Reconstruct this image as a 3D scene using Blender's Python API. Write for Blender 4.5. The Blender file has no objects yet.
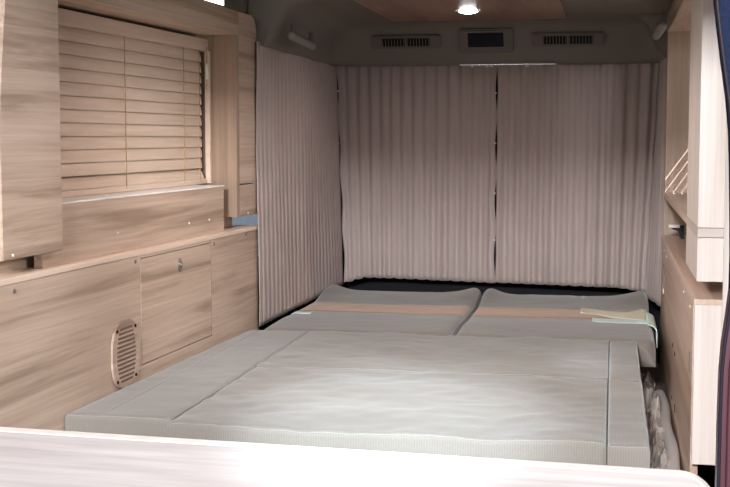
import bpy, bmesh, math, random
from mathutils import Matrix, Vector, noise
random.seed(7)
S = bpy.context.scene
COL = S.collection

# ------------------------------------------------------------------ materials
def new_mat(name):
    m = bpy.data.materials.new(name); m.use_nodes = True
    nt = m.node_tree; b = nt.nodes['Principled BSDF']
    return m, nt, b

def plain(name, col, rough=0.5, metal=0.0, var=0.04, scale=30, bump=0.0, emit=None, es=0, coat=0.0, spec=0.5):
    m, nt, b = new_mat(name)
    tc = nt.nodes.new('ShaderNodeTexCoord')
    n = nt.nodes.new('ShaderNodeTexNoise'); n.inputs['Scale'].default_value = scale; n.inputs['Detail'].default_value = 3
    nt.links.new(tc.outputs['Object'], n.inputs['Vector'])
    r = nt.nodes.new('ShaderNodeMix'); r.data_type = 'RGBA'
    c0 = [max(0, c*(1-var)) for c in col]; c1 = [min(1, c*(1+var)) for c in col]
    r.inputs['A'].default_value = (*c0, 1); r.inputs['B'].default_value = (*c1, 1)
    nt.links.new(n.outputs['Fac'], r.inputs['Factor'])
    nt.links.new(r.outputs['Result'], b.inputs['Base Color'])
    b.inputs['Roughness'].default_value = rough; b.inputs['Metallic'].default_value = metal
    b.inputs['Specular IOR Level'].default_value = spec
    b.inputs['Coat Weight'].default_value = coat
    if bump:
        bp = nt.nodes.new('ShaderNodeBump'); bp.inputs['Strength'].default_value = bump; bp.inputs['Distance'].default_value = 0.002
        nt.links.new(n.outputs['Fac'], bp.inputs['Height']); nt.links.new(bp.outputs['Normal'], b.inputs['Normal'])
    if emit:
        b.inputs['Emission Color'].default_value = (*emit, 1); b.inputs['Emission Strength'].default_value = es
    return m

def wood(name, axis, c_dark, c_mid, c_light, rough=0.42, seed=0.0, along=1.0, across=20.0, tilt=0.0, streak=1.0):
    """laminate wood, grain running along axis 0,1,2"""
    m, nt, b = new_mat(name); N = nt.nodes; Lk = nt.links
    tc = N.new('ShaderNodeTexCoord')
    mp = N.new('ShaderNodeMapping')
    sc = [across]*3; sc[axis] = along
    mp.inputs['Scale'].default_value = sc
    mp.inputs['Location'].default_value = (seed, seed*1.7, seed*.6)
    if tilt: mp.inputs['Rotation'].default_value = (tilt, 0, 0)
    Lk.new(tc.outputs['Object'], mp.inputs['Vector'])
    n1 = N.new('ShaderNodeTexNoise'); n1.inputs['Scale'].default_value = 1.0; n1.inputs['Detail'].default_value = 5
    n1.inputs['Roughness'].default_value = .62; n1.inputs['Distortion'].default_value = .45
    Lk.new(mp.outputs['Vector'], n1.inputs['Vector'])
    mp2 = N.new('ShaderNodeMapping'); s2 = [across*7]*3; s2[axis] = along*2.2
    mp2.inputs['Scale'].default_value = s2; mp2.inputs['Location'].default_value = (seed*2, seed, 3)
    Lk.new(tc.outputs['Object'], mp2.inputs['Vector'])
    n2 = N.new('ShaderNodeTexNoise'); n2.inputs['Scale'].default_value = 1.0; n2.inputs['Detail'].default_value = 4; n2.inputs['Distortion'].default_value = .5
    Lk.new(mp2.outputs['Vector'], n2.inputs['Vector'])
    rp = N.new('ShaderNodeValToRGB')
    e = rp.color_ramp.elements
    e[0].position = .34; e[0].color = (*c_dark, 1); e[1].position = .72; e[1].color = (*c_light, 1)
    x = e.new(.48); x.color = (*c_mid, 1)
    Lk.new(n1.outputs['Fac'], rp.inputs['Fac'])
    mx = N.new('ShaderNodeMix'); mx.data_type = 'RGBA'; mx.blend_type = 'OVERLAY'
    mx.inputs['Factor'].default_value = .29*streak
    Lk.new(rp.outputs['Color'], mx.inputs['A'])
    g = N.new('ShaderNodeCombineColor')
    for k in ('Red', 'Green', 'Blue'): Lk.new(n2.outputs['Fac'], g.inputs[k])
    Lk.new(g.outputs['Color'], mx.inputs['B'])
    Lk.new(mx.outputs['Result'], b.inputs['Base Color'])
    b.inputs['Roughness'].default_value = rough
    bp = N.new('ShaderNodeBump'); bp.inputs['Strength'].default_value = .08; bp.inputs['Distance'].default_value = .001
    Lk.new(n2.outputs['Fac'], bp.inputs['Height']); Lk.new(bp.outputs['Normal'], b.inputs['Normal'])
    return m

def fabric(name, c0, c1, sx=(260, 0), rough=.85, bump=.25, sheen=.3, mottled=.5, wave=None, wamt=.35):
    m, nt, b = new_mat(name); N = nt.nodes; Lk = nt.links
    tc = N.new('ShaderNodeTexCoord')
    w1 = N.new('ShaderNodeTexWave'); w1.wave_type = 'BANDS'; w1.bands_direction = 'X'
    w1.inputs['Scale'].default_value = wave or sx[0]/6.283*2; w1.inputs['Distortion'].default_value = .6; w1.inputs['Detail'].default_value = 1
    Lk.new(tc.outputs['Object'], w1.inputs['Vector'])
    mp = N.new('ShaderNodeMapping'); mp.inputs['Scale'].default_value = (sx[0]*2.2, sx[1] or sx[0]*.8, sx[0]*.8)
    Lk.new(tc.outputs['Object'], mp.inputs['Vector'])
    n = N.new('ShaderNodeTexNoise'); n.inputs['Scale'].default_value = 1; n.inputs['Detail'].default_value = 2
    Lk.new(mp.outputs['Vector'], n.inputs['Vector'])
    n3 = N.new('ShaderNodeTexNoise'); n3.inputs['Scale'].default_value = 9; n3.inputs['Detail'].default_value = 3
    Lk.new(tc.outputs['Object'], n3.inputs['Vector'])
    a = N.new('ShaderNodeMath'); a.operation = 'MULTIPLY'; a.inputs[1].default_value = wamt
    Lk.new(w1.outputs['Fac'], a.inputs[0])
    a2 = N.new('ShaderNodeMath'); a2.operation = 'MULTIPLY_ADD'; a2.inputs[1].default_value = .5
    Lk.new(n.outputs['Fac'], a2.inputs[0]); Lk.new(a.outputs[0], a2.inputs[2])
    a3 = N.new('ShaderNodeMath'); a3.operation = 'MULTIPLY_ADD'; a3.inputs[1].default_value = mottled*.6
    Lk.new(n3.outputs['Fac'], a3.inputs[0]); Lk.new(a2.outputs[0], a3.inputs[2])
    mx = N.new('ShaderNodeMix'); mx.data_type = 'RGBA'
    mx.inputs['A'].default_value = (*c0, 1); mx.inputs['B'].default_value = (*c1, 1)
    Lk.new(a3.outputs[0], mx.inputs['Factor'])
    Lk.new(mx.outputs['Result'], b.inputs['Base Color'])
    b.inputs['Roughness'].default_value = rough
    b.inputs['Sheen Weight'].default_value = sheen; b.inputs['Sheen Roughness'].default_value = .4
    b.inputs['Specular IOR Level'].default_value = .25
    b.inputs['Sheen Tint'].default_value = (.92, .97, 1, 1)
    bp = N.new('ShaderNodeBump'); bp.inputs['Strength'].default_value = bump; bp.inputs['Distance'].default_value = .0015
    Lk.new(a2.outputs[0], bp.inputs['Height']); Lk.new(bp.outputs['Normal'], b.inputs['Normal'])
    return m

WD, WM, WL = (.32, .228, .165), (.49, .368, .283), (.60, .472, .378)
M = {}
M['wood_y'] = wood('ash laminate lengthwise', 1, WD, WM, WL)
M['wood_y2'] = wood('ash laminate lengthwise, second sheet', 1, WD, WM, WL, seed=4.3)
M['wood_z'] = wood('ash laminate upright', 2, (.27, .188, .135), (.355, .255, .190), (.43, .32, .245), across=26)
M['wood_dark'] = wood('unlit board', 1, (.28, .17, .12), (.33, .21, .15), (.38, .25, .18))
M['wood_ceiling'] = wood('ceiling veneer', 1, (.15, .082, .055), (.25, .15, .10), (.34, .215, .15), across=14, rough=.35)
M['wood_pale_z'] = wood('pale laminate upright', 2, (.60, .52, .47), (.68, .60, .55), (.76, .69, .64), across=26, rough=.4)
M['wood_pale_x'] = wood('pale laminate crosswise', 0, (.33, .288, .28), (.40, .36, .353), (.455, .42, .413), across=16, rough=.4)
M['wood_right'] = wood('laminate side lengthwise', 1, (.47, .33, .25), (.57, .42, .33), (.66, .51, .42), seed=2.2, tilt=.25)
M['edge'] = plain('edge banding', (.72, .56, .45), .4)
M['edge_pale'] = plain('pale edge banding', (.86, .82, .78), .35)
M['slat'] = wood('blind slat', 1, (.56, .44, .34), (.62, .49, .385), (.68, .545, .44), across=30, along=2.0, rough=.45, streak=.5)
M['cord'] = plain('tan cord', (.42, .25, .12), .8)
M['metal'] = plain('chrome', (.62, .62, .62), .22, 1.0)
M['screw'] = plain('screw steel', (.30, .27, .25), .35, .8)
M['dark'] = plain('dark slot', (.012, .010, .010), .8, spec=.1)
M['groove'] = plain('shadow gap backing', (.10, .06, .04), .9, spec=.1)
M['headliner'] = fabric('headliner cloth', (.175, .155, .135), (.22, .195, .172), sx=(500, 0), bump=.1, sheen=0, mottled=.3)
M['vent'] = plain('vent plastic', (.135, .12, .108), .55)
M['handle'] = plain('handle plastic', (.26, .235, .22), .5)
M['vent_grey'] = plain('vent louvre plastic grey', (.12, .108, .10), .6)
M['screen'] = plain('smoked screen', (.016, .017, .024), .7, spec=.08)
M['curtain'] = fabric('curtain cloth', (.36, .30, .28), (.52, .44, .415), sx=(330, 0), bump=.3, sheen=.15, mottled=.45)
M['curtain_tie'] = plain('pale tie', (.75, .70, .60), .6)
M['bed'] = fabric('woven mattress cloth', (.146, .131, .115), (.315, .287, .257), sx=(430, 160), bump=.7, sheen=.25, mottled=.4, wave=63, wamt=.14)
M['seam'] = fabric('mattress piping', (.22, .21, .195), (.30, .288, .27), sx=(500, 0), bump=.2)
M['band'] = fabric('tan cloth band', (.36, .195, .10), (.43, .25, .14), sx=(400, 0), bump=.2, mottled=.3)
M['cream'] = plain('cream light', (.74, .72, .56), .8)  # light falling on the rear cushion, put into the colour of a sheet
M['mint'] = plain('mint light', (.70, .88, .83), .8)  # tinted light on the rear cushions, painted as pale sheets
M['base'] = plain('brown base', (.24, .17, .14), .8)
M['foam'] = plain('white foam', (.66, .62, .60), .6)
M['film'] = plain('crumpled plastic film', (.66, .61, .58), .18, coat=.6, bump=.6, scale=60, spec=.8)
M['maroon'] = plain('maroon carpet', (.17, .045, .055), .9, bump=.5, scale=200)
M['maroon_paint'] = plain('maroon panel', (.055, .013, .022), .45, scale=6, var=.1)
M['navy'] = plain('navy speckled trim', (.010, .015, .034), .95, var=.6, scale=260, spec=.05)
M['rubber'] = plain('dark rubber', (.012, .008, .015), .5, spec=.2)
M['white'] = plain('white painted steel', (.85, .86, .86), .35)
M['black_shell'] = plain('black lining', (.012, .012, .016), .7, spec=.2)
M['lamp'] = plain('lamp lens', (.9, .9, .9), .3, emit=(1, .95, .94), es=40)
M['led'] = plain('led diffuser', (.9, .9, .85), .3, emit=(.94, 1, .84), es=7)
def glass():
    m, nt, b = new_mat('tinted window glass')
    b.inputs['Base Color'].default_value = (.6, .7, .82, 1); b.inputs['Roughness'].default_value = .08
    b.inputs['Transmission Weight'].default_value = .85
    return m
M['glass'] = glass()
M['trim_pale'] = wood('pale band', 0, (.46, .385, .345), (.54, .465, .42), (.60, .53, .49), across=18)
M['slot'] = plain('slot shadow line', (.16, .10, .07), .8)

# ------------------------------------------------------------------ builders
# the left furniture stands at a slight angle to the van axis: frame 'LF' (x out into the van, y along it, z up)
LA = math.atan(.0414)
LF = Matrix.Translation((-1.12, 2.2, 0)) @ Matrix.Rotation(-LA, 4, 'Z')
W0 = Matrix.Identity(4)

def tag(o, label=None, cat=None, group=None, kind=None):
    if label: o['label'] = label
    if cat: o['category'] = cat
    if group: o['group'] = group
    if kind: o['kind'] = kind
    return o

def thing(name, base, label=None, cat=None, group=None, kind=None, fr=W0):
    o = bpy.data.objects.new(name, None); COL.objects.link(o)
    o.matrix_world = fr @ Matrix.Translation(base)
    o['_b'] = 0; del o['_b']
    o.empty_display_size = .05
    BASE[o.name] = Vector(base)
    return tag(o, label, cat, group, kind)
BASE = {}

def mesh(name, bm, mat, parent=None, base=None, fr=W0, smooth=False, **kw):
    """bm holds frame coordinates; parts are stored relative to their thing's base"""
    b = BASE[parent.name] if parent else Vector(base or (0, 0, 0))
    bmesh.ops.translate(bm, verts=bm.verts, vec=-b)
    if name != 'ceiling': bmesh.ops.recalc_face_normals(bm, faces=bm.faces)
    me = bpy.data.meshes.new(name); bm.to_mesh(me); bm.free()
    if smooth:
        for p in me.polygons: p.use_smooth = True
    mats = mat if isinstance(mat, (list, tuple)) else [mat]
    for x in mats: me.materials.append(M[x])
    o = bpy.data.objects.new(name, me); COL.objects.link(o)
    if parent: o.parent = parent
    else: o.matrix_world = fr @ Matrix.Translation(b)
    BASE[o.name] = b
    return tag(o, **kw) if kw else o

def box(bm, x0, x1, y0, y1, z0, z1, bev=0.0, seg=2, mi=0):
    r = bmesh.ops.create_cube(bm, size=1)
    vs = r['verts']
    for v in vs:
        v.co = Vector((x0+(x1-x0)*(v.co.x+.5), y0+(y1-y0)*(v.co.y+.5), z0+(z1-z0)*(v.co.z+.5)))
    fs = {f for v in vs for f in v.link_faces}
    for f in fs: f.material_index = mi
    if bev:
        es = list({e for v in vs for e in v.link_edges})
        bmesh.ops.bevel(bm, geom=es, offset=bev, segments=seg, affect='EDGES', profile=.5, clamp_overlap=True)
    return bm
def B(*a, **k): return box(bmesh.new(), *a, **k)

def prism(bm, poly, axis, a0, a1, bev=0.0):
    """poly of 2-D points extruded along axis from a0 to a1"""
    def P(p, a):
        return Vector({0: (a, p[0], p[1]), 1: (p[0], a, p[1]), 2: (p[0], p[1], a)}[axis])
    v0 = [bm.verts.new(P(p, a0)) for p in poly]; v1 = [bm.verts.new(P(p, a1)) for p in poly]
    n = len(poly)
    bm.faces.new(v0); bm.faces.new(v1[::-1])
    sides = [bm.faces.new((v0[i], v0[(i+1) % n], v1[(i+1) % n], v1[i])) for i in range(n)]
    if bev:
        caps = set(e for v in v0 for e in v.link_edges if e.other_vert(v) in v0) | set(e for v in v1 for e in v.link_edges if e.other_vert(v) in v1)
        bmesh.ops.bevel(bm, geom=list(caps), offset=bev, segments=2, affect='EDGES', clamp_overlap=True)
    return bm

def tube(bm, pts, r, n=8):
    pts = [Vector(p) for p in pts]; rings = []
    for i, p in enumerate(pts):
        t = (pts[min(i+1, len(pts)-1)]-pts[max(i-1, 0)]).normalized()
        up = Vector((0, 0, 1)) if abs(t.z) < .9 else Vector((1, 0, 0))
        a = t.cross(up).normalized(); b = t.cross(a)
        rr = r[i] if isinstance(r, (list, tuple)) else r
        rings.append([bm.verts.new(p+(a*math.cos(k/n*6.2832)+b*math.sin(k/n*6.2832))*rr) for k in range(n)])
    for i in range(len(rings)-1):
        for k in range(n):
            bm.faces.new((rings[i][k], rings[i][(k+1) % n], rings[i+1][(k+1) % n], rings[i+1][k]))
    bm.faces.new(rings[0]); bm.faces.new(rings[-1][::-1])
    return bm

def disc(bm, c, axis, r, t, n=24, ry=None):
    """short cylinder (ellipse when ry given) centred at c, facing axis, thickness t"""
    ry = ry or r; poly = []
    for k in range(n):
        poly.append((r*math.cos(k/n*6.2832), ry*math.sin(k/n*6.2832)))
    idx = {0: (1, 2), 1: (0, 2), 2: (0, 1)}[axis]
    pl = [(c[idx[0]]+p[0], c[idx[1]]+p[1]) for p in poly]
    return prism(bm, pl, axis, c[axis]-t/2, c[axis]+t/2, bev=min(t*.3, r*.2))

# ------------------------------------------------------------------ van shell (the setting)
mesh('floor', B(-1.45, .75, 1.2, 5.0, .04, .10), 'maroon', kind='structure')
bm = bmesh.new()                                    # left side shell with the window hole
for a in ((1.3, 2.52, .1, 1.66), (3.60, 3.74, .1, 1.66), (4.66, 4.95, .1, 1.66), (3.74, 4.66, .1, .74), (3.74, 4.66, 1.42, 1.66), (2.52, 3.60, .1, 1.04), (2.52, 3.60, 1.52, 1.66)):
    box(bm, -1.33, -1.29, *a)
mesh('wall_left', bm, 'black_shell', kind='structure')
bm = bmesh.new()
for a in ((1.9, 3.12, .1, 1.66), (4.30, 4.95, .1, 1.66), (3.12, 4.30, .1, 1.02), (3.12, 4.30, 1.55, 1.66)):
    box(bm, .50, .53, *a)
mesh('wall_right', bm, 'maroon', kind='structure')
mesh('wall_back', B(-1.33, .53, 4.93, 4.97, .1, 1.66), 'black_shell', kind='structure')
w = thing('window_1', (-1.31, 3.0, 1.04), kind='structure', fr=W0)
mesh('pane', B(-1.315, -1.308, 2.52, 3.60, 1.04, 1.52), 'screen', w, label='dark tinted glass')
w = thing('window_2', (-1.31, 4.2, .74), kind='structure', fr=W0)
mesh('pane', B(-1.315, -1.308, 3.74, 4.66, .74, 1.42), 'glass', w)
# white van body pillar beside the near wall cabinet
mesh('trim_1', B(-1.288, -1.272, 2.12, 2.46, .6, 1.61, bev=.004), 'white', kind='structure')

# ceiling: moulded headliner, rounded towards the rear and the sides
def headliner():
    bm = bmesh.new()
    prof = [(-.05, 1.462), (0, 1.468), (.010, 1.485), (.022, 1.510), (.042, 1.550), (.060, 1.583), (.085, 1.600), (.13, 1.609), (.20, 1.613)]
    xl, xr, yb, yl, yr = -1.045, .165, 4.69, 3.68, 4.44
    def ring(ins):
        pts = []
        a, b, c = xl+ins, xr-ins, yb-ins
        R2 = max(.16-ins*.6, .03)
        pts += [(a, yl+(c-R2-yl)*k/8) for k in range(9)]
        for k in range(1, 9):
            t = k/8*math.pi/2; pts.append((a+R2-R2*math.cos(t), c-R2+R2*math.sin(t)))
        pts += [(a+R2+(b-a-2*R2)*k/16, c) for k in range(1, 17)]
        R3 = R2*.35
        for k in range(1, 9):
            t = k/8*math.pi/2; pts.append((b-R2+R2*math.sin(t), c-R3+R3*math.cos(t)))
        pts += [(b, c-R3+(yr-c+R3)*k/4) for k in range(1, 5)]
        return pts
    rows = [[bm.verts.new((x, y, z)) for x, y in ring(i)] for i, z in prof]
    for r in range(len(rows)-1):
        for k in range(len(rows[0])-1):
            f = bm.faces.new((rows[r][k], rows[r][k+1], rows[r+1][k+1], rows[r+1][k])); f.smooth = True
    top = rows[-1]
    zt = 1.613; a, b = xl+.20, xr-.20
    e1 = bm.verts.new((b, yl, zt))
    bm.faces.new(top+[e1])
    # end cheeks of the moulding, where it meets the furniture
    bm.faces.new([r[0] for r in rows]+[bm.verts.new((xl-.05, yl, zt))])
    bm.faces.new([r[-1] for r in rows]+[bm.verts.new((xr+.05, yr, zt))])
    box(bm, -1.31, xl-.045, yl, yl+.02, 1.44, zt)
    box(bm, -1.33, .53, 1.45, yl, zt, zt+.004)
    box(bm, b, .53, yl, yr, zt, zt+.004)
    box(bm, -1.33, .53, 1.45, 4.97, 1.66, 1.69)
    return bm
o = mesh('ceiling', headliner(), 'headliner', smooth=False, kind='structure')

# ------------------------------------------------------------------ ceiling panel, lamp, vents, handles
cp = thing('ceiling_panel', (-.468, 3.2, 1.600), 'brown wood veneer panel along the middle of the dark ceiling', 'ceiling panel')
mesh('panel', B(-.774, -.166, 1.6, 4.40, 1.600, 1.6125, bev=.002), 'wood_ceiling', cp)
for sx in (-.508, -.428):
    mesh('stud', disc(bmesh.new(), (sx, 4.06, 1.5985), 2, .0045, .004, 12), 'metal', cp)
def lamp(y, label):
    t = thing('downlight', (-.467, y, 1.600), label, 'ceiling light')
    bm = bmesh.new()
    seg = 32
    prof = [(.037, 1.5995), (.036, 1.5975), (.0335, 1.5965), (.032, 1.5975)]
    rr = [[bm.verts.new((-.467+r*math.cos(k/seg*6.2832), y+r*math.sin(k/seg*6.2832), z)) for k in range(seg)] for r, z in prof]
    for i in range(3):
        for k in range(seg): bm.faces.new((rr[i][k], rr[i][(k+1) % seg], rr[i+1][(k+1) % seg], rr[i+1][k]))
    mesh('ring', bm, 'metal', t, smooth=True)
    bm = bmesh.new(); rows = []
    for q in range(6):
        a = q/6*math.pi/2; rows.append([bm.verts.new((-.467+.0315*math.cos(a)*math.cos(k/28*6.2832), y+.0315*math.cos(a)*math.sin(k/28*6.2832), 1.598-.009*math.sin(a))) for k in range(28)])
    for q in range(5):
        for k in range(28): bm.faces.new((rows[q][k], rows[q][(k+1) % 28], rows[q+1][(k+1) % 28], rows[q+1][k]))
    bm.faces.new(rows[-1])
    mesh('lens', bm, 'lamp', t, smooth=True)
lamp(4.06, 'small round lit downlight in the wood ceiling panel')

def vent(cx, label, mats):
    t = thing('air_vent', (cx, 4.615, 1.545), label, 'air vent', 'air vents in the rear headliner')
    ang = math.radians(26)
    def put(bm): 
        bmesh.ops.transform(bm, matrix=Matrix.Translation((cx, 4.642, 1.548)) @ Matrix.Rotation(ang, 4, 'X'), verts=bm.verts); return bm
    bm = bmesh.new(); 
    poly = []
    w, h, r = .132, .026, .012
    for sx, sz, a0 in ((1, 1, 0), (-1, 1, 90), (-1, -1, 180), (1, -1, 270)):
        for k in range(5):
            a = math.radians(a0+k*22.5); poly.append((sx*(w-r)+r*math.cos(a), sz*(h-r)+r*math.sin(a)))
    prism(bm, poly, 1, -.008, .012, bev=.003)
    mesh('housing', put(bm), 'vent', t)
    for s, gm in zip((-1, 1), mats):
        g = mesh('grille', put(B(s*.047-.043, s*.047+.043, -.0095, -.006, -.015, .015)), 'dark', t)
        bm = bmesh.new()
        for k in range(8):
            x = s*.047-.040+k*.0114; box(bm, x-.0014, x+.0014, -.0125, -.0085, -.0145, .0145)
        mesh('louvres', put(bm), gm, g)
vent(-.766, 'slim louvred air vent left of the central ceiling display', ('vent_grey', 'vent_grey'))
vent(-.170, 'slim louvred air vent right of the central ceiling display', ('vent', 'vent_grey'))
t = thing('display_unit', (-.467, 4.62, 1.548), 'rectangular ceiling unit with dark screen, between the two air vents', 'display')
def put(bm, cx=-.467, cy=4.640, cz=1.549):
    bmesh.ops.transform(bm, matrix=Matrix.Translation((cx, cy, cz)) @ Matrix.Rotation(math.radians(26), 4, 'X'), verts=bm.verts); return bm
poly = []
for sx, sz, a0 in ((1, 1, 0), (-1, 1, 90), (-1, -1, 180), (1, -1, 270)):
    for k in range(5):
        a = math.radians(a0+k*22.5); poly.append((sx*.090+.010*math.cos(a), sz*.037+.010*math.sin(a)))
mesh('housing', put(prism(bmesh.new(), poly, 1, -.016, .012, bev=.005)), 'vent', t)
mesh('screen', put(B(-.065, .065, -.019, -.015, -.020, .034, bev=.001)), 'screen', t)

def handle(p0, p1, label):
    a, b = Vector(p0), Vector(p1); d = (b-a)
    t = thing('grab_handle', p0, label, 'grab handle', 'grab handles')
    bm = bmesh.new(); tube(bm, [a, a+d*.06, a+d*.94, b], [.009, .014, .014, .009], 10)
    mesh('grip', bm, 'handle', t, smooth=True)
    for k in (.12, .88):
        p = a+d*k
        mesh('mount', tube(bmesh.new(), [p, p+Vector((.0, .01, .04))], .008, 8), 'vent', t)
handle((-.975, 3.74, 1.503), (-.965, 4.00, 1.487), 'grey grab handle on the ceiling edge above the left curtain')
handle((.142, 4.00, 1.535), (.128, 4.22, 1.520), 'grey grab handle at the right ceiling edge beside the shelf')

# ------------------------------------------------------------------ left furniture (frame LF)
def LB(*a, **k): return B(*a, **k)
cab = thing('storage_cabinet', (-.08, .7, .10), 'long low ash-wood cabinet under the window blind, left of the bed', 'cabinet', fr=LF)
dy0, dy1, dz0, dz1 = .588, 1.058, .651, .904
bm = bmesh.new()
# front board leaves the door opening and a 2 mm gap round it
for a in ((-.14, dy0-.0022, .40, .913), (dy1+.0022, 1.462, .10, .913), (dy0-.0022, dy1+.0022, .10, dz0-.0022), (dy0-.0022, dy1+.0022, dz1+.0022, .913), (.06, dy0-.0022, .10, .40)):
    box(bm, -.018, 0, *a)
box(bm, -.16, -.022, -.14, 1.462, .42, .912)
mesh('body', bm, 'wood_y', cab)
mesh('gap_backing', B(-.0215, -.0185, dy0-.02, dy1+.02, dz0-.02, .912), 'groove', cab)
mesh('worktop', B(-.16, .002, -.14, 1.463, .913, .925, bev=.0015), 'edge', cab)
d = mesh('door', B(-.016, .0005, dy0, dy1, dz0, dz1, bev=.0012), 'wood_y2', cab)
lk = mesh('lock', disc(bmesh.new(), (.002, .828, .866), 0, .011, .006, 24, ry=.018), 'metal', d)
bm = bmesh.new(); disc(bm, (.006, .828, .868), 0, .0055, .004, 16); box(bm, .0078, .0092, .8268, .8292, .864, .872)
mesh('keyhole', bm, 'screw', lk)
for y, z in ((.557, .905-.004), (1.082, .900), (1.352, .905), (-.003, .898)):
    mesh('screw', disc(bmesh.new(), (.001, y, z), 0, .005, .003, 12), 'screw', cab)
# oval louvred grille on the cabinet front
g = thing('vent_grille', (.002, .488, .69), 'oval slotted wooden air grille on the low cabinet beside the bed', 'vent grille', fr=LF)
poly = []
cy, cz = .488, .695
for k in range(32):
    a = k/32*6.2832; c_, s_ = math.cos(a), math.sin(a)
    poly.append((cy+.073*math.copysign(abs(c_)**.72, c_), cz+.078*math.copysign(abs(s_)**.72, s_)))
mesh('plate', prism(bmesh.new(), poly, 0, .0008, .006, bev=.0015), 'wood_y2', g)
bm = bmesh.new()
for k in range(13):
    z = cz-.060+k*.010
    hw = .050*math.sqrt(max(.05, 1-((z-cz)/.078)**2))
    box(bm, .0058, .0072, cy-hw, cy+hw, z-.0021, z+.0021)
mesh('slots', bm, 'slot', g)
for sy, sz in ((1, 1), (-1, 1), (1, -1), (-1, -1)):
    mesh('screw', disc(bmesh.new(), (.007, cy+sy*.050, cz+sz*.058), 0, .004, .003, 12), 'dark', g)

# upstand panel between cabinet and window
bp = thing('window_upstand', (-.03, .7, .925), 'horizontal ash-wood panel with pale sill under the window blind', 'panel', fr=LF)
mesh('panel', B(-.040, -.020, .150, 1.220, .9255, 1.052, bev=.001), 'wood_y2', bp)
mesh('sill', B(-.125, -.018, .150, 1.222, 1.052, 1.056, bev=.001), 'edge_pale', bp)
for y, z in ((.507, .972), (.95, .965), (1.10, .965)):
    mesh('screw_cap', disc(bmesh.new(), (-.0195, y, z), 0, .003, .003, 10), 'curtain_tie', bp)
mesh('end_board', B(-.125, -.042, 1.205, 1.220, .9605, 1.051), 'wood_z', bp)
mesh('recess_back', B(-.075, -.065, -.14, 1.415, .9255, .9600), 'wood_y', bp)

# near wall cabinet
wc = thing('wall_cabinet', (-.07, .1, .96), 'tall wooden wall cabinet left of the blind, nearest at the photo edge', 'cabinet', fr=LF)
mesh('body', B(-.15, -.018, -.006, .197, .960, 1.606, bev=.001), 'wood_y', wc)
mesh('door', prism(bmesh.new(), [(-.040, .959), (.200, .959), (.200, 1.606), (.004, 1.606), (-.010, 1.447), (-.032, 1.298), (-.040, 1.20)], 0, -.0175, 0, bev=.0012), 'wood_y2', wc)
mesh('screw_cap', disc(bmesh.new(), (.001, -.005, .967), 0, .0028, .003, 10), 'curtain_tie', wc)

# header over the blind and narrow cabinet at the right of it
hd = thing('window_header', (-.07, .75, 1.48), 'wooden pelmet board over the blind, below the glowing light strip', 'pelmet', fr=LF)
mesh('board', B(-.018, 0, .2005, 1.300, 1.484, 1.553, bev=.001), 'wood_y', hd)
mesh('soffit', B(-.15, -.018, .198, 1.273, 1.484, 1.497), 'wood_y2', hd)
nc = thing('narrow_cabinet', (-.07, 1.37, .96), 'narrow upright wooden cabinet between the blind and the left curtain', 'cabinet', fr=LF)
mesh('side_board', prism(bmesh.new(), [(0, 1.2745), (0, 1.3003), (-.018, 1.3003), (-.15, 1.345), (-.15, 1.330)], 2, .961, 1.484), 'wood_z', nc)
poly = [(1.3005, 1.056), (1.462, 1.056)]
for k in range(9):
    a = k/8*math.pi/2; poly.append((1.412+.05*math.cos(a), 1.502+.05*math.sin(a)))
poly += [(1.3005, 1.552)]
mesh('door', prism(bmesh.new(), poly, 0, -.018, 0, bev=.001), 'wood_y', nc)
mesh('lower_front', B(-.018, 0, 1.3005, 1.462, .961, 1.0525, bev=.001), 'wood_y2', nc)
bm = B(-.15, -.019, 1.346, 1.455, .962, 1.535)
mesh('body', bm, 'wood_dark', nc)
mesh('screw_cap', disc(bmesh.new(), (.001, 1.37, .968), 0, .0028, .003, 10), 'curtain_tie', nc)

# LED strip in the cove above the header
ls = thing('light_strip', (-.06, .6, 1.56), 'glowing strip light in the cove on top of the pelmet', 'strip light', fr=LF)
mesh('channel', B(-.045, -.003, -.10, 1.205, 1.5535, 1.558), 'metal', ls)
mesh('diffuser', B(-.040, -.006, -.10, 1.200, 1.558, 1.606, bev=.004), 'led', ls)

# blind
bl = thing('window_blind', (-.10, .85, 1.06), 'closed wooden venetian blind covering the left window', 'blind', fr=LF)
mesh('headrail', B(-.128, -.098, .150, 1.318, 1.4410, 1.4755, bev=.002), 'slat', bl)
bm = bmesh.new()
pitch = .0307; tiltA = math.radians(76)
for k in range(12):
    z = 1.4275-k*pitch
    a = tiltA if k < 11 else math.radians(56)
    hw = .0182 if k < 11 else .0205
    pts = []
    for j in range(5):                      # slightly crowned slat, lower edge towards the room
        u = -1+j*.5
        pts.append((-.118+u*hw*math.cos(a)+.0025*(1-u*u)*math.sin(a), z-u*hw*math.sin(a)+.0025*(1-u*u)*math.cos(a)))
    th = (-.0022*math.sin(a), -.0022*math.cos(a))
    poly = pts+[(p[0]+th[0], p[1]+th[1]) for p in pts[::-1]]
    prism(bm, poly, 1, .150, 1.296)
mesh('slats', bm, 'slat', bl)
mesh('bottom_rail', B(-.130, -.100, .150, 1.298, 1.0565, 1.0720, bev=.003), 'slat', bl)
for y in (.738, 1.125, 1.245):
    bm = bmesh.new()
    for dx in (-.1002, -.1365):
        pts = [(dx, y, 1.441)]
        for k in range(12):
            z = 1.425-k*pitch
            pts += [(dx+.0012, y-.0015, z), (dx-.0008, y+.0015, z-pitch/2)]
        pts += [(dx, y, 1.064)]
        tube(bm, pts, .0012, 6)
    mesh('ladder_cord', bm, 'cord', bl)
cc = mesh('tilt_cord', tube(bmesh.new(), [(-.094, 1.288, 1.452), (-.094, 1.289, 1.40), (-.095, 1.290, 1.33)], .0012, 6), 'cord', bl)
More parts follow.
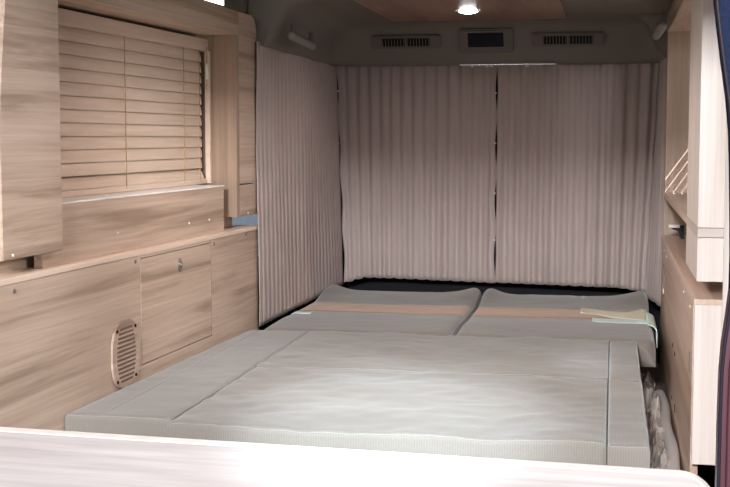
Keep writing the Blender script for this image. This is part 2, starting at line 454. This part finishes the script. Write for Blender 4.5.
mesh('toggle', tube(bmesh.new(), [(-.094, 1.289, 1.405), (-.094, 1.289, 1.396), (-.094, 1.290, 1.362), (-.094, 1.290, 1.358)], [.003, .0045, .0055, .003], 10), 'curtain_tie', cc, smooth=True)
bm = bmesh.new(); box(bm, -.105, -.090, 1.2995, 1.318, 1.0575, 1.441, bev=.001)
mesh('side_batten', bm, 'slat', bl)

# ------------------------------------------------------------------ curtains
def curtain(name, path, z_top, z_bot, pleat, amp, label, seed, ties, wob=0.0028, th=.0016, lean=(0, 0), nlean=(0, 0), flat=False):
    """path: function s in 0..1 -> (point, normal); hangs as a pleated sheet"""
    rnd = random.Random(seed)
    P, L = path
    n = int(L/pleat*10); nz = 46
    ph = [0.0]
    for k in range(n):
        ph.append(ph[-1]+2*math.pi/10*(1+rnd.uniform(-.35, .35)*(.5+.5*math.sin(k*.13+seed))))
    amps = [amp*(.75+.45*noise.noise(Vector((k*.06, seed*3.1, 0)))) for k in range(n+1)]
    bm = bmesh.new(); rows = []
    for j in range(nz+1):
        v = j/nz; row = []
        zt = z_top
        for k in range(n+1):
            s = k/n
            p, nn = P(s)
            z0 = z_bot(s) if callable(z_bot) else z_bot
            zb = z0 + .003*math.sin(ph[k])
            z = zt+(zb-zt)*v
            w = math.sin(ph[k]+.55*math.sin(ph[k]+1.2)); w = math.copysign(abs(w)**.5, w)
            a = (min(1, .25+s/.10) if flat else 1)*amps[k]*(.62+.38*v)*(1+.25*noise.noise(Vector((k*.15, v*2.2, seed))))
            off = w*a+.006*noise.noise(Vector((s*5, v*1.5, seed+5)))
            # knife pleats lean slightly sideways
            tx = Vector((-nn.y, nn.x, 0))
            side = math.cos(ph[k])*a*.35
            # edges scalloped between the ties
            e = 0
            if s < .03 or s > .97:
                e = (1 if s < .5 else -1)*wob*(.5-.5*math.cos(v*2*math.pi*ties))
            e += v*(lean[0]*(1-s)**5+lean[1]*s**5)
            off += v*(nlean[0]*(1-s)+nlean[1]*s)
            row.append(bm.verts.new(p+nn*off+tx*(side+e)+Vector((0, 0, z))))
        rows.append(row)
    for j in range(nz):
        for k in range(n):
            bm.faces.new((rows[j][k], rows[j][k+1], rows[j+1][k+1], rows[j+1][k]))
    c0, _ = P(.5)
    o = mesh(name, bm, 'curtain', base=(c0.x, c0.y, z_bot(.5) if callable(z_bot) else z_bot), smooth=True, label=label, cat='curtain', group='curtains round the rear of the bed')
    so = o.modifiers.new('cloth thickness', 'SOLIDIFY'); so.thickness = th; so.offset = 0
    return o
def line(p0, p1, bow=0.0):
    a, b = Vector((*p0, 0)), Vector((*p1, 0)); d = (b-a).normalized(); n = Vector((d.y, -d.x, 0))
    return (lambda s: (a+(b-a)*s - n*bow*math.sin(s*math.pi), n)), (b-a).length
cl = curtain('curtain', line((-1.052, 3.635), (-1.060, 4.765)), 1.478, .618, .047, .0030, 'pale beige pleated curtain along the left side behind the narrow cabinet', 1, 5, nlean=(0, .026))
cbl = curtain('curtain', line((-1.062, 4.772), (-.4410, 4.795)), 1.480, lambda s: .622+.024*min(1, s/.16)-.012*max(0, (s-.3)/.7), .045, .0125, 'beige pleated rear curtain, left half of the pair', 2, 4, flat=True, wob=.006, lean=(.030, -.003))
cbr = curtain('curtain', line((-.4400, 4.790), (.156, 4.745)), 1.480, lambda s: .636-.006*s-.012*max(0, s-.8)/.2, .046, .0145, 'beige pleated rear curtain, right half of the pair', 3, 4, wob=.003, lean=(-.003, -.036))
cr = curtain('curtain', line((.160, 4.765), (.180, 4.447)), 1.530, .598, .036, .006, 'narrow side curtain between the rear curtains and the right cabinet', 4, 4, nlean=(.034, .0))
for c, pts in ((cbl, [(-1.046, 4.742, z) for z in (1.37, 1.17, .985, .84, .75)]), (cbr, [(-.4435, 4.780, z) for z in (1.36, 1.17, .98, .80)])):
    for p in pts:
        mesh('tie', disc(bmesh.new(), p, 1, .004, .003, 10), 'curtain_tie', c)
# curtain rail peeping out over the join
rail = thing('curtain_rail', (-.44, 4.76, 1.47), 'thin metal curtain rail peeping out above the rear curtains', 'curtain rail')
mesh('rail', B(-.57, -.215, 4.700, 4.706, 1.4605, 1.4645), 'metal', rail)
for x in (-.525, -.47, -.452, -.32):
    mesh('glider', B(x-.006, x+.006, 4.696, 4.700, 1.4535, 1.463, bev=.001), 'curtain_tie', rail)

# ------------------------------------------------------------------ bed
mesh('bed_base', B(-1.045, .060, 2.44, 4.52, .10, .545), 'base', base=(-.5, 3.4, .10), label='brown bed platform carrying the grey mattress cushions', cat='bed base')
mesh('side_ledge', B(.0615, .1685, 2.44, 4.45, .10, .405), 'base', base=(.115, 3.4, .10), label='low brown ledge in the gap between the bed and the right cabinet', cat='ledge')

def spaced(a, b, r, step):
    e = [r*(1-math.cos(t/6*math.pi/2)) for t in range(7)]
    n = max(2, int((b-a-2*r)/step))
    return [a+x for x in e] + [a+r+(b-a-2*r)*k/n for k in range(1, n)] + [b-x for x in e[::-1]]
def cushion(label, x0, x1, y0, y1, r=.012, h=None, z0=.547, z1=.62, seed=0, group=None, x0f=None, seams=True, rough=.0022, rc=.0):
    cx, cy = (x0+x1)/2, (y0+y1)/2
    t = thing('mattress_cushion', (cx, cy, z0), label, 'cushion', group)
    xs, ys = spaced(x0, x1, r, .014), spaced(y0, y1, r, .014)
    def top(x, y):
        d = min(x-x0, x1-x, y-y0, y1-y)
        if rc:
            dx, dy = min(x-x0, x1-x), min(y-y0, y1-y)
            if dx < rc and dy < rc: d = rc-math.hypot(rc-dx, rc-dy)
        z = z1+(h(x, y) if h else 0)
        rg = noise.noise(Vector((x*3.2+y*4, y*11-x*5, seed+3)))
        z += rough*.55*max(0, 1-abs(rg)*5)**2*max(0, noise.noise(Vector((x*2.5, y*2.5, seed+8)))+.25)
        z += rough*noise.noise(Vector((x*7, y*7, seed)))+rough*.5*noise.noise(Vector((x*23, y*23, seed)))
        if d < 0: z -= r+(-d)*2.2; z = max(z, z0+.004)
        elif d < r: z -= r*(1-math.sqrt(max(0, 1-((r-d)/r)**2)))
        return z
    def mapx(x, y):
        if x0f: return x + (x0f(y)-x0)*(x1-x)/(x1-x0)
        return x
    bm = bmesh.new()
    g = [[bm.verts.new((mapx(x, y), y, top(x, y))) for x in xs] for y in ys]
    ny, nx_ = len(ys), len(xs)
    for j in range(ny-1):
        for i in range(nx_-1):
            bm.faces.new((g[j][i], g[j][i+1], g[j+1][i+1], g[j+1][i]))
    loop = [g[0][i] for i in range(nx_)]+[g[j][-1] for j in range(1, ny)]+[g[-1][i] for i in range(nx_-2, -1, -1)]+[g[j][0] for j in range(ny-2, 0, -1)]
    low = []
    for v in loop:
        low.append(bm.verts.new((v.co.x, v.co.y, z0)))
    mid = [bm.verts.new((v.co.x+.002*noise.noise(v.co*9)*0, v.co.y, (v.co.z+z0)/2)) for v in loop]
    m_ = len(loop)
    for i in range(m_):
        bm.faces.new((loop[i], loop[(i+1) % m_], mid[(i+1) % m_], mid[i]))
        bm.faces.new((mid[i], mid[(i+1) % m_], low[(i+1) % m_], low[i]))
    bm.faces.new(low)
    mesh('cover', bm, 'bed', t, smooth=True)
    if seams:
        e = .0030
        pts = []
        for x in xs[3:-3]: pts.append((mapx(x, y0+e), y0+e, top(x, y0+e)))
        for y in ys[3:-3]: pts.append((x1-e, y, top(x1-e, y)))
        for x in xs[3:-3][::-1]: pts.append((mapx(x, y1-e), y1-e, top(x, y1-e)))
        for y in ys[3:-3][::-1]: pts.append((mapx(x0+e, y), y, top(x0+e, y)))
        pts.append(pts[0])
        mesh('piping', tube(bmesh.new(), pts, .0012, 6), 'seam', t, smooth=True)
    return t, top, mapx
wallx = lambda y: -1.12+.0414*(y-2.2)+.0015
# left strip beside the cabinet
tA, topA, mapA = cushion('long narrow grey mattress strip lying along the left cabinet', -1.112, -.8755, 2.388, 3.566, seed=1, x0f=wallx, group='mattress cushions')
pts = []
for k in range(60):
    y = 2.40+k*(3.56-2.40)/59; s = (-1.028-wallx(y))/( -.8755-wallx(y)); xx = -1.112+s*(-.8755+1.112)
    pts.append((mapA(xx, y), y, topA(xx, y)+.0004))
mesh('top_seam', tube(bmesh.new(), pts, .0022, 6), 'seam', tA, smooth=True, label='pale stitched seam')
cushion('wide grey mattress cushion at the front, nearest the camera', -.8735, -.0040, 2.345, 2.990, seed=2, group='mattress cushions', rough=.0055)
cushion('wide grey mattress cushion in the middle of the bed', -.8735, -.0040, 2.992, 3.566, seed=3, r=.006, group='mattress cushions', rough=.0045)
cushion('small front right mattress strip beside the plastic-wrapped gap', -.0025, .0755, 2.335, 2.972, seed=4, group='mattress cushions', r=.010, rough=.003)
cushion('small middle right mattress strip, behind the front right strip', -.0025, .0740, 2.976, 3.566, seed=5, group='mattress cushions', r=.010, rough=.003)
def hump(xa, xb):
    def h(x, y):
        v = min(1, max(0, (y-4.22)/.26)); v = v*v*(3-2*v)
        u = (x-xa)/(xb-xa)
        e = math.exp(-(u/.09)**2*.8)+math.exp(-((1-u)/.12)**2*.8)
        return v*(.006+.024*e)+.004*math.sin(min(1, max(0, (y-3.57)/.4))*math.pi)
    return h
hl, hr = hump(-1.035, -.462), hump(-.452, .122)
tL, topL, _ = cushion('left rear grey cushion with raised back edge below the curtains', -1.035, -.462, 3.570, 4.545, r=.028, h=hl, seed=6, rc=.045, group='mattress cushions')
tR, topR, _ = cushion('right rear grey cushion with raised back edge below the curtains', -.452, .126, 3.570, 4.545, r=.028, h=hr, seed=7, rc=.045, group='mattress cushions')
def patch(xa, xb, ya, yb, top, lift=.0014, th=.0015, nx_=60, ny=14):
    """thin sheet on the cushion top, for cloth bands and patches of light; ya, yb, may be functions of x"""
    bm = bmesh.new(); up = []; dn = []
    for j in range(ny+1):
        ru, rd = [], []
        for i in range(nx_+1):
            x = xa+(xb-xa)*i/nx_
            a = ya(x) if callable(ya) else ya; b = yb(x) if callable(yb) else yb
            y = a+(b-a)*j/ny; z = top(x, y)
            ru.append(bm.verts.new((x, y, z+lift+th))); rd.append(bm.verts.new((x, y, z+lift)))
        up.append(ru); dn.append(rd)
    for j in range(ny):
        for i in range(nx_):
            bm.faces.new((up[j][i], up[j][i+1], up[j+1][i+1], up[j+1][i]))
            bm.faces.new((dn[j][i], dn[j+1][i], dn[j+1][i+1], dn[j][i+1]))
    for j in range(ny):
        for i in (0, nx_): bm.faces.new((up[j][i], up[j+1][i], dn[j+1][i], dn[j][i]))
    for i in range(nx_):
        for j in (0, ny): bm.faces.new((up[j][i], up[j][i+1], dn[j][i+1], dn[j][i]))
    return bm
mesh('tan_band', patch(-1.033, -.464, 3.985, 4.20, topL, .0003, .0008), 'band', tL, smooth=True, label='tan cloth band')
mesh('tan_band', patch(-.450, .124, 3.985, 4.20, topR, .0003, .0008), 'band', tR, smooth=True, label='tan cloth band')
# coloured light patches on the right rear cushion, built as thin tinted sheets
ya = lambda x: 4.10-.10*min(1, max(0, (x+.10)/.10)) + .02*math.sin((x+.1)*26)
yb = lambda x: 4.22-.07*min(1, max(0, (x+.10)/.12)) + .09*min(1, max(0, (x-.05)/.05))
mesh('cream_light_patch', patch(-.098, .119, ya, yb, topR, .0012), 'cream', base=(.02, 4.1, .62), smooth=True, label='pale cream light strip lying on the right rear cushion', cat='light patch')
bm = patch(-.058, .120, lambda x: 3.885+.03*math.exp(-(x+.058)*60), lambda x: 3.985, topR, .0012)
mesh('mint_light_patch', bm, 'mint', base=(.04, 3.93, .62), smooth=True, label='pale mint light patch in front of the cream one', cat='light patch')
# mint light spilling down the cushion side, built as a bent sheet
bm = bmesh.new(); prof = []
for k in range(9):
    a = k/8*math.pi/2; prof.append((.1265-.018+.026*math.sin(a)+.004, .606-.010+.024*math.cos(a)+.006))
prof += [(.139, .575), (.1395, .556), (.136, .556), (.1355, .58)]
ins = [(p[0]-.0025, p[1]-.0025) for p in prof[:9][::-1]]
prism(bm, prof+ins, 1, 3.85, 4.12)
mesh('mint_light_patch', bm, 'mint', base=(.135, 4.0, .56), label='mint light patch spilling over the right edge of the rear cushion', cat='light patch')
mesh('mint_light_patch', patch(-1.022, -.955, lambda x: 3.90-.3*(x+.99), lambda x: 3.955-.15*(x+.99), topL, .0012, nx_=16, ny=4), 'mint', base=(-.99, 3.9, .62), smooth=True, label='small pale light patch near the left curtain on the left rear cushion', cat='light patch')  # patch of coloured light modelled as a pale sheet

# white foam roll and crumpled film in the gap on the right of the bed
bm = bmesh.new(); pts = [(.148+.003*math.sin(k*.9), 2.5+k*.07, .4265+.001*math.sin(k*1.7)) for k in range(20)]
tube(bm, pts, .0175, 14)
mesh('foam_roll', bm, 'foam', base=(.148, 3.1, .407), smooth=True, label='smooth white foam roll lying along the right cabinet', cat='foam roll')
bm = bmesh.new(); NX, NY = 16, 90
g = []
for j in range(NY+1):
    y = 2.46+j*(4.02-2.46)/NY; row = []
    for i in range(NX+1):
        u = i/NX; x = .083+u*.052+.010*noise.noise(Vector((u*2, y*6, 1)))
        z = .418+.050*math.sin(u*math.pi*.8)*(.6+.8*noise.noise(Vector((u*3, y*9, 4))))+.016*noise.noise(Vector((u*8, y*28, 7)))
        if abs(y-3.48) < .07: z += .055*(1-abs(y-3.48)/.07)*max(0, noise.noise(Vector((u*4, y*30, 2)))+.6)
        row.append(bm.verts.new((x, y, max(z, .408))))
    g.append(row)
for j in range(NY):
    for i in range(NX): bm.faces.new((g[j][i], g[j][i+1], g[j+1][i+1], g[j+1][i]))
o = mesh('plastic_film', bm, 'film', base=(.11, 3.2, .407), label='crumpled plastic wrapping stuffed beside the right edge of the bed', cat='plastic film')
o.modifiers.new('t', 'SOLIDIFY').thickness = .0008

# ------------------------------------------------------------------ right furniture
rc = thing('side_cabinet', (.30, 3.5, .10), 'low wooden cabinet along the right side of the bed', 'cabinet')
mesh('side_panel', B(.170, .186, 2.70, 4.470, .10, .846), 'wood_right', rc)
mesh('worktop', B(.170, .470, 2.651, 4.470, .8462, .8580, bev=.001), 'wood_right', rc)
mesh('end_panel', B(.170, .345, 2.650, 2.668, .510, .846, bev=.001), 'wood_pale_z', rc, label='pale laminate end panel')
mesh('edge_strip', B(.1685, .1705, 2.651, 4.470, .844, .8585), 'edge', rc)
for y, z in ((3.534, .618), (3.415, .613), (3.529, .472), (3.357, .481), (3.36, .470)):
    mesh('screw_hole', disc(bmesh.new(), (.1695, y, z), 0, .0065, .002, 12), 'dark', rc)
mesh('latch_slot', B(.1688, .1705, 2.775, 2.800, .680, .722), 'screw', rc)
for y, z in ((2.80, .823), (3.05, .825), (4.05, .815), (4.25, .818)):
    mesh('screw_cap', disc(bmesh.new(), (.1693, y, z), 0, .0035, .002, 10), 'curtain_tie', rc)
mesh('cup_hinge', B(.1675, .1705, 4.22, 4.26, .70, .77, bev=.001), 'screw', rc)
mesh('cup_catch', B(.1665, .1705, 4.22, 4.26, .675, .695, bev=.001), 'curtain_tie', rc)
tp = mesh('tall_end_panel', B(.224, .345, 2.640, 2.6495, .510, 1.64), 'wood_pale_z', base=(.28, 2.645, .51), label='tall pale end panel joining the upper and lower right cabinets', cat='panel')

sh = thing('shelf_unit', (.32, 3.5, .985), 'open wooden wall shelf unit above the right side cabinet', 'shelf unit')
mesh('end_box', B(.172, .470, 2.651, 3.050, 1.006, 1.64, bev=.001), 'wood_pale_z', sh, label='pale upright end box')
mesh('shelf', B(.172, .470, 3.0505, 4.349, .986, 1.005, bev=.001), 'wood_y2', sh)
mesh('trim_band', B(.1715, .470, 2.6505, 3.050, .986, 1.005, bev=.001), 'trim_pale', sh)
mesh('lower_box', B(.172, .470, 2.651, 3.050, .8945, .985, bev=.001), 'wood_pale_z', sh, label='pale box below the shelf')
mesh('far_panel', B(.172, .470, 4.350, 4.430, 1.0055, 1.545), 'wood_z', sh)
mesh('far_lower_panel', B(.172, .470, 4.400, 4.430, .8585, .985), 'wood_z', sh)
mesh('top_rail', B(.172, .470, 3.0505, 4.430, 1.5455, 1.64), 'wood_y', sh)
mesh('back_board', B(.4705, .480, 3.0505, 4.430, .8585, 1.03), 'wood_y', sh)
bk = thing('bracket', (.20, 4.33, .86), 'small black bracket on the right cabinet top under the shelf', 'bracket')
bm = bmesh.new(); prism(bm, [(.190, .905), (.230, .905), (.230, .860), (.222, .860), (.212, .885), (.190, .893)], 1, 4.20, 4.22, bev=.001)
mesh('arm', bm, 'rubber', bk)
mesh('light_bar', B(.180, .215, 4.185, 4.199, .898, .908, bev=.002), 'foam', bk)

# blind behind the shelf opening: daylight falls through it in stripes
rb = thing('window_blind', (.42, 3.7, 1.03), 'slatted blind in the window behind the right shelf opening', 'blind')
bm = bmesh.new()
for k in range(14):
    z = 1.06+k*.034
    prism(bm, [(.430, z+.003), (.445, z-.003), (.445, z-.001), (.430, z+.005)], 1, 3.10, 4.33)
mesh('slats', bm, 'slat', rb)
mesh('headrail', B(.425, .455, 3.10, 4.33, 1.525, 1.545), 'slat', rb)
mesh('bottom_rail', B(.425, .455, 3.10, 4.33, 1.032, 1.044), 'slat', rb)

# ------------------------------------------------------------------ foreground board
def board():
    x0, x1, z1 = -1.190, .172, .654
    r = .060; poly = [(x0, .10)]
    for k in range(13):
        a = math.pi-k/12*math.pi/2; poly.append((x0+r+r*math.cos(a), z1-r+r*math.sin(a)))
    for k in range(13):
        a = math.pi/2-k/12*math.pi/2; poly.append((x1-r+r*math.cos(a), z1-r+r*math.sin(a)))
    poly.append((x1, .10))
    return poly
pb = thing('partition_board', (-.5, 2.06, .10), 'pale wooden partition board with rounded corners across the foot of the bed', 'partition')
pb.rotation_euler.z = math.radians(-3.2)
bm = prism(bmesh.new(), board(), 1, 2.048, 2.074)
mesh('board', bm, 'wood_pale_x', pb)
# edge banding follows the top and the rounded corners
bm = bmesh.new(); pl = board()[1:-1]
cx = -.55
out = [bm.verts.new((p[0], 2.0465, p[1]+.0)) for p in pl]
rows = []
off = []
for i, p in enumerate(pl):
    a = Vector(pl[max(0, i-1)]); b = Vector(pl[min(len(pl)-1, i+1)]); t_ = (b-a).normalized(); n_ = Vector((-t_.y, t_.x))
    off.append(Vector(p)+n_*.0016)
for v in out: bm.verts.remove(v)
for q, y in ((off, 2.0465), (off, 2.0755)):
    rows.append([bm.verts.new((p[0], y, p[1])) for p in q])
inn = [[bm.verts.new((p[0], y, p[1])) for p in pl] for y in (2.0465, 2.0755)]
for i in range(len(pl)-1):
    bm.faces.new((rows[0][i], rows[0][i+1], rows[1][i+1], rows[1][i]))
    bm.faces.new((rows[0][i], inn[0][i], inn[0][i+1], rows[0][i+1]))
    bm.faces.new((rows[1][i], rows[1][i+1], inn[1][i+1], inn[1][i]))
    bm.faces.new((inn[0][i], inn[1][i], inn[1][i+1], inn[0][i+1]))
mesh('edge_banding', bm, 'edge_pale', pb)

# ------------------------------------------------------------------ door pillar at the right edge
def strip(pts, name, w, mat, parent, y0, y1, r=.006):
    bm = bmesh.new()
    poly = pts+[(pts[-1][0]+w, pts[-1][1]), (pts[0][0]+w, pts[0][1])]
    prism(bm, poly, 1, y0, y1)
    return mesh(name, bm, mat, parent)
EDGE = [(.112, 1.66), (.119, 1.358), (.127, 1.299), (.135, 1.247), (.139, 1.221), (.1425, 1.16), (.1445, 1.10), (.146, 1.04), (.146, 1.002), (.143, .972), (.136, .915), (.135, .841), (.135, .757), (.136, .25)]
def edge(zs):
    # door opening outline at y = 1.6 : bulges to the right in the middle
    out = []
    for z in zs:
        for (xa, za_), (xb_, zb_) in zip(EDGE, EDGE[1:]):
            if za_ >= z >= zb_:
                t = (za_-z)/(za_-zb_); out.append((xa+(xb_-xa)*t, z)); break
    return out
dp = thing('door_pillar', (.25, 1.6, .3), 'dark door pillar trim with rubber seal at the right edge of the photo', 'door pillar')
za = [1.00+k*.04 for k in range(17)]; zb = [.30+k*.035 for k in range(21)]
strip(edge(za), 'upper_trim', .22, 'navy', dp, 1.60, 1.64)
strip(edge(zb), 'lower_trim', .22, 'maroon_paint', dp, 1.60, 1.64)
mesh('rubber_seal', tube(bmesh.new(), [(p[0]+.001, 1.598, p[1]) for p in edge([.30+k*.03 for k in range(45)])], .0022, 8), 'rubber', dp, smooth=True)
mesh('trim_fold', tube(bmesh.new(), [(p[0]+.013, 1.600, p[1]) for p in edge([.30+k*.03 for k in range(24)])], .004, 8), 'maroon_paint', dp, smooth=True)

# ------------------------------------------------------------------ light
def area(name, loc, tgt, size, e, col, spread=180, sy=None):
    l = bpy.data.lights.new(name, 'AREA'); l.energy = e; l.color = col; l.size = size
    if sy: l.shape = 'RECTANGLE'; l.size_y = sy
    l.spread = math.radians(spread)
    o = bpy.data.objects.new(name, l); COL.objects.link(o); o.location = loc
    o.rotation_euler = (Vector(tgt)-Vector(loc)).to_track_quat('-Z', 'Y').to_euler(); return o
def spot(name, loc, tgt, e, col, ang, rad=.03, blend=.5):
    l = bpy.data.lights.new(name, 'SPOT'); l.energy = e; l.color = col; l.spot_size = math.radians(ang); l.shadow_soft_size = rad; l.spot_blend = blend
    o = bpy.data.objects.new(name, l); COL.objects.link(o); o.location = loc
    o.rotation_euler = (Vector(tgt)-Vector(loc)).to_track_quat('-Z', 'Y').to_euler(); return o
area('hall_lamp', (-.2, -1.6, 3.6), (-.45, 2.6, .7), .9, 110, (.93, .97, 1.0))
area('hall_lamp_high', (-.45, -2.6, 2.4), (-.2, 2.6, .9), .45, 330, (.97, .97, .98))
spot('hall_spotlight', (0, -1.5, 3.05), (-.42, 2.42, .62), 2000, (.74, .90, 1), 9.6, .04, .9)
spot('hall_spotlight', (.0, -1.5, 2.75), (-.055, 3.20, .62), 750, (.80, .90, 1), 2.4, .03, 1.0)
spot('downlight_beam', (-.467, 4.06, 1.590), (-.467, 4.06, 0), 9, (1, .87, .83), 165, .03, .6)
spot('downlight_beam', (-.467, 2.90, 1.590), (-.467, 2.90, 0), 27, (1, .87, .83), 165, .03, .6)
area('hall_lamp_side', (1.70, .55, 1.75), (-1.1, 2.2, 1.0), .25, 38, (.95, .97, 1))
spot('window_sun', (1.65, 3.0, 3.10), (.26, 4.35, 1.25), 1700, (1, .95, .93), 10, .006, .25)
w = bpy.data.worlds.new('hall'); S.world = w; w.use_nodes = True
bgn = w.node_tree.nodes['Background']
nt = w.node_tree
tc = nt.nodes.new('ShaderNodeTexCoord'); nz_ = nt.nodes.new('ShaderNodeTexNoise'); nz_.inputs['Scale'].default_value = 1.5
mx = nt.nodes.new('ShaderNodeMix'); mx.data_type = 'RGBA'
mx.inputs['A'].default_value = (.80, .82, .86, 1); mx.inputs['B'].default_value = (.95, .92, .90, 1)
nt.links.new(tc.outputs['Generated'], nz_.inputs['Vector']); nt.links.new(nz_.outputs['Fac'], mx.inputs['Factor']); nt.links.new(mx.outputs['Result'], bgn.inputs['Color'])
bgn.inputs['Strength'].default_value = .8

# ------------------------------------------------------------------ camera
f = 1250.0; phi = math.atan(105.5/f); th = math.atan(249*math.cos(phi)/f)
F = Vector((-math.sin(th)*math.cos(phi), math.cos(th)*math.cos(phi), -math.sin(phi)))
R = Vector((math.cos(th), math.sin(th), 0)); U = R.cross(F)
cd = bpy.data.cameras.new('camera'); cam = bpy.data.objects.new('camera', cd); COL.objects.link(cam)
m3 = Matrix((R, U, -F)).transposed()
cam.matrix_world = Matrix.Translation((0, 0, 1.19)) @ m3.to_4x4()
cd.sensor_width = 36; cd.lens = f/730*36; cd.clip_start = .05
S.camera = cam
S.view_settings.view_transform = 'Standard'; S.view_settings.look = 'None'; S.view_settings.gamma = 1
S.view_settings.use_curve_mapping = False
S.view_settings.exposure = 0.0
